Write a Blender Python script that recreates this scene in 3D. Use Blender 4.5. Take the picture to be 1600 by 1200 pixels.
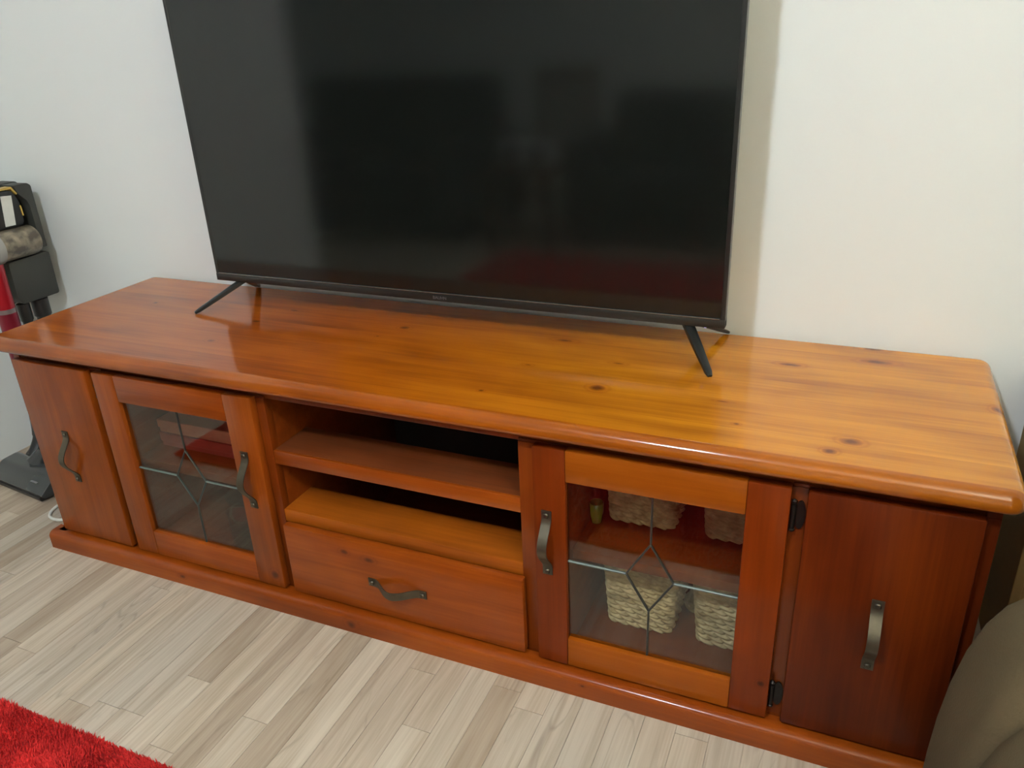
import bpy, bmesh, math, random
import numpy as np
from mathutils import Matrix, Vector
random.seed(7); rng = np.random.default_rng(7)
for o in list(bpy.data.objects): bpy.data.objects.remove(o)
S = bpy.context.scene; COL = S.collection
# ------------------------------------------------------------ camera, world, exposure
cam_d = bpy.data.cameras.new('camera'); cam = bpy.data.objects.new('camera', cam_d); COL.objects.link(cam)
S.camera = cam
cam_d.sensor_fit = 'HORIZONTAL'; cam_d.sensor_width = 36; cam_d.lens = 36*1249.8/1600; cam_d.clip_start = .02
_r = Vector((0.91957855, 0.39071658, -0.04142283)); _d = Vector((0.12513974, -0.39118798, -0.91176313)); _f = Vector((-0.37244509, 0.83325417, -0.40862225))
M = Matrix(((_r.x, -_d.x, -_f.x, 1.838), (_r.y, -_d.y, -_f.y, -1.133), (_r.z, -_d.z, -_f.z, 1.2002), (0, 0, 0, 1)))
cam.matrix_world = M
W = bpy.data.worlds.new('room_world'); S.world = W; W.use_nodes = True
W.node_tree.nodes['Background'].inputs[0].default_value = (.8, .85, 1, 1); W.node_tree.nodes['Background'].inputs[1].default_value = 0.02
S.view_settings.view_transform = 'Standard'; S.view_settings.look = 'None'; S.view_settings.gamma = 1; S.view_settings.exposure = 0.0
LAMP_POS = (1.22, -1.60, 2.33); LAMP_STRENGTH = 610.0; LAMP_COLOR = (.80, .90, 1.0)
UP_POS = (2.95, -1.75, 1.72); UP_STRENGTH = 1170.0; UP_COLOR = (1.0, .94, .71)
S.view_settings.use_curve_mapping = False

# ------------------------------------------------------------ helpers
def link(o, parent=None):
    COL.objects.link(o)
    if parent is not None:
        o.parent = parent; o.matrix_parent_inverse = WM(parent).inverted()
    return o
def WM(o):
    m = Matrix.LocRotScale(o.location, o.rotation_euler, o.scale)
    return (WM(o.parent) @ o.matrix_parent_inverse @ m) if o.parent else m
def tag(o, label, cat, group=None):
    o['label'] = label; o['category'] = cat
    if group: o['group'] = group
    return o
def empty(name, loc, label, cat, group=None):
    o = bpy.data.objects.new(name, None); o.location = loc; o.empty_display_size = .05; COL.objects.link(o)
    return tag(o, label, cat, group)
def to_mesh(name, bm, mat, smooth=35):
    me = bpy.data.meshes.new(name)
    bmesh.ops.recalc_face_normals(bm, faces=bm.faces[:])
    bm.to_mesh(me); bm.free()
    if smooth is not None:
        me.polygons.foreach_set('use_smooth', [True]*len(me.polygons)); me.set_sharp_from_angle(angle=math.radians(smooth))
    if mat: me.materials.append(mat)
    return me
def obj(name, bm, mat, parent=None, smooth=35):
    return link(bpy.data.objects.new(name, to_mesh(name, bm, mat, smooth)), parent)
def struct(o): o['kind'] = 'structure'; return o
def box(x0, x1, y0, y1, z0, z1, bev=0, seg=2, bm=None):
    b = bmesh.new()
    bmesh.ops.create_cube(b, size=1)
    for v in b.verts:
        v.co = Vector((x0 if v.co.x < 0 else x1, y0 if v.co.y < 0 else y1, z0 if v.co.z < 0 else z1))
    if bev: bmesh.ops.bevel(b, geom=b.edges[:], offset=bev, segments=seg, affect='EDGES', profile=.5, clamp_overlap=True)
    if bm is None: return b
    add(bm, b); return bm
def add(bm, b, mtx=None):
    me = bpy.data.meshes.new('tmp')
    if mtx is not None: b.transform(mtx)
    b.to_mesh(me); b.free(); bm.from_mesh(me); bpy.data.meshes.remove(me)
def prism(pts, axis, a0, a1, bev=0, seg=2, bm=None):
    """polygon pts in the two other axes, extruded along axis from a0 to a1"""
    b = bmesh.new()
    def P(p, a): return {'x': (a, p[0], p[1]), 'y': (p[0], a, p[1]), 'z': (p[0], p[1], a)}[axis]
    lo = [b.verts.new(P(p, a0)) for p in pts]; hi = [b.verts.new(P(p, a1)) for p in pts]
    b.faces.new(lo); b.faces.new(hi[::-1]); n = len(pts)
    for i in range(n): b.faces.new((lo[i], hi[i], hi[(i+1) % n], lo[(i+1) % n]))
    bmesh.ops.recalc_face_normals(b, faces=b.faces[:])
    if bev: bmesh.ops.bevel(b, geom=b.edges[:], offset=bev, segments=seg, affect='EDGES', profile=.5, clamp_overlap=True)
    if bm is None: return b
    add(bm, b); return bm
def rounded(pts, r, seg=5):
    out = []; n = len(pts)
    for i in range(n):
        p = Vector(pts[i]); a = (Vector(pts[i-1])-p); c = (Vector(pts[(i+1) % n])-p)
        rr = r[i] if isinstance(r, (list, tuple)) else r
        rr = min(rr, a.length*.45, c.length*.45)
        if rr < 1e-4: out.append(tuple(p)); continue
        s, e = p+a.normalized()*rr, p+c.normalized()*rr
        for k in range(seg+1):
            t = k/seg; out.append(tuple((1-t)**2*s+2*t*(1-t)*p+t*t*e))
    return out
def tube(pts, rad, n=10, caps=True, bm=None):
    b = bmesh.new(); pts = [Vector(p) for p in pts]; rings = []
    rads = rad if isinstance(rad, (list, tuple)) else [rad]*len(pts)
    up = None
    for i, p in enumerate(pts):
        t = (pts[min(i+1, len(pts)-1)]-pts[max(i-1, 0)]).normalized()
        if up is None: up = t.orthogonal().normalized()
        up = (up-t*up.dot(t)).normalized(); s = t.cross(up)
        rings.append([b.verts.new(p+(up*math.cos(2*math.pi*k/n)+s*math.sin(2*math.pi*k/n))*rads[i]) for k in range(n)])
    for a, c in zip(rings, rings[1:]):
        for k in range(n): b.faces.new((a[k], a[(k+1) % n], c[(k+1) % n], c[k]))
    if caps: b.faces.new(rings[0][::-1]); b.faces.new(rings[-1])
    if bm is None: return b
    add(bm, b); return bm
def smooth_path(pts, n=8):
    P = [Vector(p) for p in pts]; P = [P[0]*2-P[1]]+P+[P[-1]*2-P[-2]]; out = []
    for i in range(1, len(P)-2):
        for k in range(n):
            t = k/n; a, b_, c, d = P[i-1], P[i], P[i+1], P[i+2]
            out.append(.5*((2*b_)+(c-a)*t+(2*a-5*b_+4*c-d)*t*t+(3*b_-a-3*c+d)*t**3))
    out.append(P[-2]); return out
def lathe(prof, c, n=28, axis='z', bm=None):
    b = bmesh.new(); rings = []
    for r, h in prof:
        rings.append([b.verts.new({'z': (c[0]+r*math.cos(a), c[1]+r*math.sin(a), c[2]+h), 'y': (c[0]+r*math.cos(a), c[1]+h, c[2]+r*math.sin(a)), 'x': (c[0]+h, c[1]+r*math.cos(a), c[2]+r*math.sin(a))}[axis]) for a in [2*math.pi*k/n for k in range(n)]])
    for a, d in zip(rings, rings[1:]):
        for k in range(n): b.faces.new((a[k], a[(k+1) % n], d[(k+1) % n], d[k]))
    b.faces.new(rings[0]); b.faces.new(rings[-1])
    if bm is None: return b
    add(bm, b); return bm

# ------------------------------------------------------------ materials
def newmat(name):
    m = bpy.data.materials.new(name); m.use_nodes = True; nt = m.node_tree
    return m, nt, nt.nodes['Principled BSDF']
def N(nt, t, **kw):
    n = nt.nodes.new(t)
    for k, v in kw.items():
        if k.startswith('i_'):
            n.inputs[k[2:].replace('_', ' ')].default_value = v
        else: setattr(n, k, v)
    return n
def math_(nt, op, a, b=None, c=None, clamp=False):
    n = nt.nodes.new('ShaderNodeMath'); n.operation = op; n.use_clamp = clamp
    for i, v in enumerate((a, b, c)):
        if v is None: continue
        if isinstance(v, (int, float)): n.inputs[i].default_value = v
        else: nt.links.new(v, n.inputs[i])
    return n.outputs[0]
def mixc(nt, fac, a, b, blend='MIX'):
    n = nt.nodes.new('ShaderNodeMix'); n.data_type = 'RGBA'; n.blend_type = blend; n.clamp_factor = True
    for s, v in ((n.inputs[0], fac), (n.inputs[6], a), (n.inputs[7], b)):
        if isinstance(v, (int, float)): s.default_value = v
        elif isinstance(v, tuple): s.default_value = v if len(v) == 4 else (*v, 1)
        else: nt.links.new(v, s)
    return n.outputs[2]
def simple(name, col, rough=.5, metal=0, spec=.5, noise=0, nscale=20, bump=0, coat=0, bscale=None):
    m, nt, p = newmat(name)
    p.inputs['Base Color'].default_value = (*col, 1); p.inputs['Roughness'].default_value = rough; p.inputs['Metallic'].default_value = metal
    p.inputs['Specular IOR Level'].default_value = spec; p.inputs['Coat Weight'].default_value = coat; p.inputs['Coat Roughness'].default_value = .08
    if noise or bump:
        tc = N(nt, 'ShaderNodeTexCoord'); nz = N(nt, 'ShaderNodeTexNoise', i_Scale=nscale, i_Detail=4.0)
        nt.links.new(tc.outputs['Object'], nz.inputs['Vector'])
    if noise:
        f = math_(nt, 'MULTIPLY_ADD', nz.outputs['Fac'], 2*noise, 1-noise)
        cb = N(nt, 'ShaderNodeCombineColor')
        for i in range(3): nt.links.new(f, cb.inputs[i])
        nt.links.new(mixc(nt, 1.0, col, cb.outputs[0], 'MULTIPLY'), p.inputs['Base Color'])
    if bump:
        if bscale:
            nz = N(nt, 'ShaderNodeTexNoise', i_Scale=bscale, i_Detail=3.0); nt.links.new(tc.outputs['Object'], nz.inputs['Vector'])
        bp = N(nt, 'ShaderNodeBump', i_Strength=bump, i_Distance=.002)
        nt.links.new(nz.outputs['Fac'], bp.inputs['Height']); nt.links.new(bp.outputs[0], p.inputs['Normal'])
    return m
def wood(name, dark, mid, light, axis='x', knots=(), coat=1.0, crough=.06, dust=0, vary=.10, fig=13.0, knot_axes='xy', x_tint=None):
    """stained pine under clear varnish; knots: (x,y,z,half_length,half_width) in room coordinates"""
    m, nt, p = newmat(name); L = nt.links
    tc = N(nt, 'ShaderNodeTexCoord'); oi = N(nt, 'ShaderNodeObjectInfo')
    off = N(nt, 'ShaderNodeCombineXYZ')
    r = math_(nt, 'MULTIPLY', oi.outputs['Random'], 7.0)
    for i in range(3): L.new(r, off.inputs[i])
    va = N(nt, 'ShaderNodeVectorMath', operation='ADD'); L.new(tc.outputs['Object'], va.inputs[0]); L.new(off.outputs[0], va.inputs[1])
    def grain(sa, sc, detail, dist):
        mp = N(nt, 'ShaderNodeMapping'); mp.inputs['Scale'].default_value = {'x': (sa, sc, sc), 'z': (sc, sc, sa), 'y': (sc, sa, sc)}[axis]
        L.new(va.outputs[0], mp.inputs['Vector'])
        nz = N(nt, 'ShaderNodeTexNoise', i_Scale=1.0, i_Detail=detail, i_Distortion=dist, i_Roughness=.55); L.new(mp.outputs[0], nz.inputs['Vector'])
        return nz.outputs['Fac']
    g1 = grain(1.1, fig, 3.0, .9); g2 = grain(5.0, 190.0, 3.0, .2); g3 = grain(2.6, 7.0, 2.0, .8); g4 = grain(2.0, 55.0, 2.0, .5)
    f = math_(nt, 'MULTIPLY', g1, .26); f = math_(nt, 'MULTIPLY_ADD', g2, .16, f); f = math_(nt, 'MULTIPLY_ADD', g3, .40, f); f = math_(nt, 'MULTIPLY_ADD', g4, .18, f)
    cr = N(nt, 'ShaderNodeValToRGB'); e = cr.color_ramp.elements
    e[0].position = .36; e[0].color = (*dark, 1); e[1].position = .64; e[1].color = (*light, 1)
    k = e.new(.5); k.color = (*mid, 1)
    L.new(f, cr.inputs[0]); col = cr.outputs[0]
    if vary:
        v = math_(nt, 'MULTIPLY_ADD', oi.outputs['Random'], 2*vary, 1-vary)
        cb = N(nt, 'ShaderNodeCombineColor')
        for i in range(3): L.new(v, cb.inputs[i])
        col = mixc(nt, 1.0, col, cb.outputs[0], 'MULTIPLY')
    if x_tint:      # tint shifts along x, darker and redder to paler and yellower
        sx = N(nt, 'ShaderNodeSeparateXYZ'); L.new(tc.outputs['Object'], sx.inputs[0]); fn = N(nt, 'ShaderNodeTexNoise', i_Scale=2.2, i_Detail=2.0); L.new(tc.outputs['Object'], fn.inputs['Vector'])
        mr = N(nt, 'ShaderNodeMapRange', interpolation_type='SMOOTHSTEP'); L.new(math_(nt, 'MULTIPLY_ADD', fn.outputs['Fac'], .5, math_(nt, 'ADD', sx.outputs[0], -.25)), mr.inputs[0]); mr.inputs[1].default_value = x_tint[0]; mr.inputs[2].default_value = x_tint[1]
        tint = mixc(nt, mr.outputs[0], x_tint[2], x_tint[3]); col = mixc(nt, 1.0, col, tint, 'MULTIPLY')
    if knots:
        wob = N(nt, 'ShaderNodeTexNoise', i_Scale=60.0, i_Detail=2.0); L.new(tc.outputs['Object'], wob.inputs['Vector'])
        core = None; ki = 0; kstr = [1, .9, .55, .7, .75, .8, .95, .45, .7, .9, .35, .8, .7, .5, .3, .3, .35, .35, .5]
        for kx, ky, kz, a, b in knots:
            sub = N(nt, 'ShaderNodeVectorMath', operation='SUBTRACT'); L.new(tc.outputs['Object'], sub.inputs[0]); sub.inputs[1].default_value = (kx, ky, kz)
            mul = N(nt, 'ShaderNodeVectorMath', operation='MULTIPLY'); L.new(sub.outputs[0], mul.inputs[0])
            mul.inputs[1].default_value = {'xy': (1/a, 1/b, 6.0), 'xz': (1/a, 6.0, 1/b), 'zx': (1/b, 6.0, 1/a)}[knot_axes]
            ln = N(nt, 'ShaderNodeVectorMath', operation='LENGTH'); L.new(mul.outputs[0], ln.inputs[0])
            lv = math_(nt, 'ADD', ln.outputs['Value'], (1-kstr[ki % 19])*.62); ki += 1
            core = lv if core is None else math_(nt, 'MINIMUM', core, lv)
        d = math_(nt, 'MULTIPLY_ADD', wob.outputs['Fac'], .7, math_(nt, 'ADD', core, -.35))
        def ss(lo, hi):
            mr = N(nt, 'ShaderNodeMapRange', interpolation_type='SMOOTHSTEP'); L.new(d, mr.inputs[0])
            mr.inputs[1].default_value = lo; mr.inputs[2].default_value = hi; mr.inputs[3].default_value = 1; mr.inputs[4].default_value = 0
            return mr.outputs[0]
        halo = ss(.9, 2.6); ring = math_(nt, 'SINE', math_(nt, 'MULTIPLY', d, 8.5))
        ring = math_(nt, 'MULTIPLY', math_(nt, 'MULTIPLY_ADD', ring, .5, .5), halo)
        col = mixc(nt, math_(nt, 'MULTIPLY', ring, .30), col, (dark[0]*.55, dark[1]*.5, dark[2]*.45))
        col = mixc(nt, math_(nt, 'MULTIPLY', halo, .25), col, (mid[0]*.75, mid[1]*.6, mid[2]*.5))
        col = mixc(nt, math_(nt, 'MULTIPLY', ss(.35, 1.25), .85), col, (dark[0]*.32, dark[1]*.25, dark[2]*.5))
    if dust:
        dn = N(nt, 'ShaderNodeTexNoise', i_Scale=14.0, i_Detail=5.0); L.new(tc.outputs['Object'], dn.inputs['Vector'])
        col = mixc(nt, math_(nt, 'MULTIPLY', dn.outputs['Fac'], dust), col, (.12, .085, .05))
    L.new(col, p.inputs['Base Color'])
    p.inputs['Roughness'].default_value = .5; p.inputs['Specular IOR Level'].default_value = .06
    p.inputs['Coat Weight'].default_value = coat; p.inputs['Coat Roughness'].default_value = crough; p.inputs['Coat IOR'].default_value = 1.5
    bp = N(nt, 'ShaderNodeBump', i_Strength=.10, i_Distance=.0006); L.new(g4, bp.inputs['Height']); L.new(bp.outputs[0], p.inputs['Normal']); L.new(bp.outputs[0], p.inputs['Coat Normal'])
    return m
def glass_mat(name, tint=(.93, .95, .93), rough=.0, ior=1.5):
    m, nt, p = newmat(name); nt.nodes.remove(p); L = nt.links
    out = nt.nodes['Material Output']; tr = N(nt, 'ShaderNodeBsdfTransparent'); gl = N(nt, 'ShaderNodeBsdfGlossy'); fr = N(nt, 'ShaderNodeFresnel', i_IOR=ior); mx = N(nt, 'ShaderNodeMixShader')
    tr.inputs[0].default_value = (*tint, 1); gl.inputs['Roughness'].default_value = rough; gl.inputs['Color'].default_value = (.95, .95, .95, 1)
    ge = N(nt, 'ShaderNodeNewGeometry'); mi = N(nt, 'ShaderNodeMix', data_type='FLOAT'); mi.inputs[2].default_value = ior; mi.inputs[3].default_value = 1/ior
    L.new(ge.outputs['Backfacing'], mi.inputs[0]); L.new(mi.outputs[0], fr.inputs['IOR'])
    L.new(fr.outputs[0], mx.inputs[0]); L.new(tr.outputs[0], mx.inputs[1]); L.new(gl.outputs[0], mx.inputs[2]); L.new(mx.outputs[0], out.inputs[0])
    return m

TOPK = [(1.438, .143, .59, .014, .012), (.929, .322, .59, .013, .009), (1.301, .352, .59, .024, .008), (1.754, .356, .59, .022, .008), (1.904, .416, .59, .030, .010), (1.871, .071, .59, .017, .011),
        (1.842, .029, .59, .010, .008), (1.898, .482, .59, .026, .010), (2.088, .261, .59, .010, .012), (.565, .259, .59, .012, .007), (.55, .124, .59, .016, .011), (1.239, .067, .59, .006, .004),
        (1.696, .077, .59, .006, .004), (.898, .258, .59, .006, .004), (1.442, .265, .59, .018, .006), (1.276, .206, .59, .012, .006), (.208, .3, .59, .010, .008), (.604, .352, .59, .018, .006), (1.66, .155, .59, .016, .003)]
FK = [(.722, .0, .086, .010, .011), (.925, 0, .199, .010, .006), (.985, 0, .192, .015, .008), (.93, -.02, .022, .015, .012), (.45, -.02, .024, .010, .006), (1.46, -.02, .03, .005, .003)]
M_top = wood('stained_pine_top', (0.2990, 0.0632, 0.0015), (0.4680, 0.1163, 0.0027), (0.5980, 0.1674, 0.0048), 'x', TOPK, vary=.04, crough=.12, x_tint=(.75, 1.85, (.79, .68, .5), (1.13, 1.62, 2.2)))
M_nose = wood('stained_pine_edge', (.16, .034, .0012), (.27, .062, .0022), (.38, .100, .004), 'x', vary=0, crough=.12, x_tint=(.75, 1.85, (1.05, 1.0, 1), (1.05, 1.15, 1.5)))
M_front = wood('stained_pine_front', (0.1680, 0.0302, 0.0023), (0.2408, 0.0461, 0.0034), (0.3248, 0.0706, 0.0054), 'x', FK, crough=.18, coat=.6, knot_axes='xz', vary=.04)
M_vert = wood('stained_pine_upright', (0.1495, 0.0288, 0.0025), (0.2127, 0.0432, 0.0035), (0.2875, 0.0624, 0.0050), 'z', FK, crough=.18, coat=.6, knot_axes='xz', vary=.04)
M_rail = wood('stained_pine_bright_rail', (0.1992, 0.0429, 0.0020), (0.2822, 0.0638, 0.0028), (0.3320, 0.0812, 0.0048), 'x', crough=.14, coat=.35, vary=.04)
M_stile = wood('stained_pine_dark_stile', (0.1176, 0.0168, 0.0014), (0.1624, 0.0238, 0.0017), (0.2128, 0.0329, 0.0024), 'z', [(1.782, 0, .13, .006, .006)], crough=.16, coat=.3, knot_axes='xz', vary=.04)
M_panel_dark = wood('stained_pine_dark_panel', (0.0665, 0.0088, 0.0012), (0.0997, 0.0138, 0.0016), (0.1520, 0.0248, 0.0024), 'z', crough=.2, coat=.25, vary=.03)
M_frame = wood('stained_pine_frame', (0.1155, 0.0196, 0.0018), (0.1628, 0.0287, 0.0025), (0.2205, 0.0420, 0.0036), 'z', crough=.2, coat=.6)
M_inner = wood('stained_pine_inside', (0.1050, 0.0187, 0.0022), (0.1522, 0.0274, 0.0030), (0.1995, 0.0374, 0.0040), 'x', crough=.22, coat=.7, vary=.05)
M_shelf_shaded = wood('stained_pine_shelf_shaded', (0.0867, 0.0174, 0.0032), (0.1326, 0.0267, 0.0045), (0.1836, 0.0383, 0.0063), 'x', crough=.4, coat=.3, dust=.2, vary=.05)  # base colour darkened to stand in for shade in the niche
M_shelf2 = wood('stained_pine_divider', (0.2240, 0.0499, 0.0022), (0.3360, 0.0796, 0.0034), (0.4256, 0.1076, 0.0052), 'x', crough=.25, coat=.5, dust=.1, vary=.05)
M_dark = simple('dark_hardboard', (.018, .010, .007), .8)
M_pewter = simple('antique_pewter', (.105, .090, .062), .45, .8, noise=.25, nscale=60, bump=.15)
M_nail = simple('antique_nail', (.10, .085, .062), .35, .85, noise=.3, nscale=90)
M_black_iron = simple('black_iron', (.018, .014, .012), .4, .6)
M_glass = glass_mat('clear_pane', (.90, .91, .87)); M_bevel_glass = glass_mat('bevelled_pane', (.86, .86, .80), .02)
M_lead = simple('lead_came', (.085, .088, .078), .38, .75)
M_came_bright = simple('lit_came', (.17, .205, .19), .5, .5)  # lighter came tone, paints the light caught by the horizontal strips
M_wall = simple('white_wall_paint', (.855, .885, .865), .62, bump=.08, nscale=3, noise=.012, bscale=160)
M_ceil = simple('white_ceiling_paint', (.80, .80, .77), .8)
M_plug = None

# ------------------------------------------------------------ the room
YB = .513; XL = -.588
def room_wall(name, b): return struct(obj(name, b, M_wall, smooth=None))
room_wall('wall_back', box(XL-.10, 3.6, YB, YB+.1, -.02, 2.4))
room_wall('wall_left', box(XL-.10, XL, -1.35, YB, -.02, 2.4))
room_wall('wall_right', box(3.6, 3.7, -4.4, YB+.1, -.02, 2.4))
room_wall('wall_front', box(-3.1, 3.7, -4.5, -4.4, -.02, 2.4))
room_wall('wall_far_left', box(-3.2, -3.1, -4.5, YB+.1, -.02, 2.4))
room_wall('wall_hall', box(-3.2, XL-.10, YB, YB+.1, -.02, 2.4))
struct(obj('ceiling', box(-3.2, 3.7, -4.5, YB+.1, 2.4, 2.5), M_ceil, smooth=None))

# floor: laminate strips running away from the wall
def floor_material():
    m, nt, p = newmat('pale_laminate'); L = nt.links
    tc = N(nt, 'ShaderNodeTexCoord'); oi = N(nt, 'ShaderNodeObjectInfo'); geo = N(nt, 'ShaderNodeNewGeometry')
    at = N(nt, 'ShaderNodeAttribute', attribute_name='strip')
    rnd = math_(nt, 'FRACT', math_(nt, 'ADD', oi.outputs['Random'], at.outputs['Fac']))
    off = N(nt, 'ShaderNodeCombineXYZ'); L.new(math_(nt, 'MULTIPLY', rnd, 31.0), off.inputs[0]); L.new(math_(nt, 'MULTIPLY', rnd, 17.0), off.inputs[1])
    va = N(nt, 'ShaderNodeVectorMath', operation='ADD'); L.new(geo.outputs['Position'], va.inputs[0]); L.new(off.outputs[0], va.inputs[1])
    def g(sx, sy, det, dist):
        mp = N(nt, 'ShaderNodeMapping'); mp.inputs['Scale'].default_value = (sx, sy, 1); L.new(va.outputs[0], mp.inputs[0])
        nz = N(nt, 'ShaderNodeTexNoise', i_Scale=1.0, i_Detail=det, i_Distortion=dist); L.new(mp.outputs[0], nz.inputs['Vector']); return nz.outputs['Fac']
    a = g(38, 2.2, 3.0, 1.0); b = g(210, 5.0, 2.0, .2); c = g(16, 1.6, 2.0, 1.6)
    f = math_(nt, 'MULTIPLY_ADD', b, .35, math_(nt, 'MULTIPLY', a, .65))
    cr = N(nt, 'ShaderNodeValToRGB'); e = cr.color_ramp.elements
    e[0].position = .32; e[0].color = (.42, .345, .265, 1); e[1].position = .60; e[1].color = (.59, .52, .43, 1)
    L.new(f, cr.inputs[0])
    cr2 = N(nt, 'ShaderNodeValToRGB'); e = cr2.color_ramp.elements
    e[0].position = 0; e[0].color = (.70, .64, .59, 1); e[1].position = 1; e[1].color = (1.05, 1.04, 1.02, 1)
    for pos, c_ in ((.22, (.86, .81, .77, 1)), (.36, (.97, .95, .93, 1)), (.62, (.90, .90, .90, 1)), (.8, (1.0, .97, .93, 1))): k = e.new(pos); k.color = c_
    L.new(rnd, cr2.inputs[0])
    col = mixc(nt, 1.0, cr.outputs[0], cr2.outputs[0], 'MULTIPLY')
    # dark cathedral veins
    v = math_(nt, 'ABSOLUTE', math_(nt, 'SUBTRACT', c, .5)); mr = N(nt, 'ShaderNodeMapRange'); L.new(v, mr.inputs[0]); mr.inputs[1].default_value = 0; mr.inputs[2].default_value = .022; mr.inputs[3].default_value = .42; mr.inputs[4].default_value = 0
    gate = g(9, 1.1, 1.0, 0); gt = N(nt, 'ShaderNodeMapRange'); L.new(gate, gt.inputs[0]); gt.inputs[1].default_value = .48; gt.inputs[2].default_value = .6
    col = mixc(nt, math_(nt, 'MULTIPLY', mr.outputs[0], gt.outputs[0]), col, (.23, .18, .14))
    L.new(col, p.inputs['Base Color']); p.inputs['Roughness'].default_value = .48; p.inputs['Specular IOR Level'].default_value = .35
    return m
M_floor = floor_material()
floor = struct(obj('floor', box(-3.2, 3.7, -4.5, YB+.1, -.03, -.003), simple('laminate_joint', (.50, .43, .35), .7), smooth=None))
SW = .0605
def strips(x0, x1, y0, y1):
    out = []; i0 = int(math.floor(x0/SW)); i1 = int(math.ceil(x1/SW))
    for i in range(i0, i1):
        rr = random.Random(i*7919+3); y = YB-rr.uniform(.05, .62); top = YB
        while top > y0:
            if y < y1: out.append((i*SW+.0121, max(y, y0), min(top, y1)))
            top = y; y = y-rr.choice((.30, .38, .46, .55, .62))
    return [s for s in out if s[2]-s[1] > .01]
unit = {}
for k in range(2):
    b = bmesh.new(); bmesh.ops.create_cube(b, size=1); b.transform(Matrix.Translation((.5, .5, .5))); unit[k] = to_mesh('floor_strip', b, M_floor, None)
near = strips(-.62, 2.3, -1.25, YB)
near = sorted(near, key=lambda s: (s[0]-1.0)**2*.3+(s[2]+.4)**2)[:290]
seen = set((round(s[0], 4), round(s[2], 4)) for s in near)
for x, a, c in near:
    o = bpy.data.objects.new('floor_strip', unit[0]); o.location = (x+.00035, a+.0005, -.004); o.scale = (SW-.0007, c-a-.001, .004); link(o); o.parent = floor
b = bmesh.new(); lay = None; vals = []
for x, a, c in strips(-3.1, 3.6, -4.4, YB):
    if (round(x, 4), round(c, 4)) in seen: continue
    vs = [b.verts.new(p) for p in ((x+.0004, a+.0005, 0), (x+SW-.0004, a+.0005, 0), (x+SW-.0004, c-.0005, 0), (x+.0004, c-.0005, 0))]
    lo = [b.verts.new((v.co.x, v.co.y, -.004)) for v in vs]
    b.faces.new(vs)
    for i in range(4): b.faces.new((vs[i], lo[i], lo[(i+1) % 4], vs[(i+1) % 4]))
    vals.append(random.random())
me = to_mesh('outer_floor_strips', b, M_floor, None)
at = me.attributes.new('strip', 'FLOAT', 'POINT')
at.data.foreach_set('value', np.repeat(np.array(vals, np.float32), 8))
o = bpy.data.objects.new('outer_floor_strips', me); link(o); o.parent = floor; o['kind'] = 'stuff'

# ------------------------------------------------------------ ceiling lamp (behind the viewer, lights the room)
def ceiling_lamp():
    x, y, z = LAMP_POS
    t = empty('ceiling_lamp', (x, y, 2.4), 'round white glowing dome lamp on the ceiling behind the viewer', 'lamp')
    obj('base_plate', lathe([(.05, 2.375-z), (.085, 2.378-z), (.085, 2.4-z)], LAMP_POS), simple('lamp_base', (.8, .8, .78), .4), t)
    m, nt, p = newmat('lamp_glow'); p.inputs['Emission Color'].default_value = (*LAMP_COLOR, 1); p.inputs['Emission Strength'].default_value = LAMP_STRENGTH
    prof = [(.078*math.cos(a), -.07*math.sin(a)+.045) for a in [k*math.pi/2/8 for k in range(9)]][:-1]+[(.004, -.025)]
    obj('dome', lathe(prof, LAMP_POS), m, t)
ceiling_lamp()
def uplighter():  # unseen lamp added for warm ceiling-bounced fill that softens the shadows
    x, y, z = UP_POS
    t = empty('fill_floor_lamp', (x, y, 0), 'added unseen bowl-topped uplighter floor lamp behind the viewer, for warm fill', 'lamp')
    mb = simple('lamp_dark_metal', (.05, .05, .05), .4, .7)
    obj('base', lathe([(.14, .0003), (.14, .015), (.03, .028), (.012, .03)], (x, y, 0), 32), mb, t); obj('pole', tube([(x, y, .02), (x, y, z-.05)], .012, 14), mb, t)
    obj('bowl', lathe([(.014, -.07), (.08, -.05), (.14, .0), (.165, .055), (.160, .055), (.135, .003), (.075, -.042), (.01, -.055)], UP_POS, 36), simple('lamp_bowl', (.7, .68, .62), .5), t)
    m, nt, p = newmat('warm_fill_glow'); p.inputs['Emission Color'].default_value = (*UP_COLOR, 1); p.inputs['Emission Strength'].default_value = UP_STRENGTH
    obj('bulb', lathe([(.002, -.03), (.07, -.02), (.09, .0), (.07, .012), (.002, .016)], UP_POS, 28), m, t)
uplighter()

# ------------------------------------------------------------ TV cabinet
CAB = empty('tv_cabinet', (1.05, .25, 0), 'long low stained pine television cabinet with leaded glass doors', 'cabinet')
def cab(name, b, mat, label=None, parent=None, smooth=35):
    o = obj(name, b, mat, parent or CAB, smooth)
    if label: o['label'] = label
    return o
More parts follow.
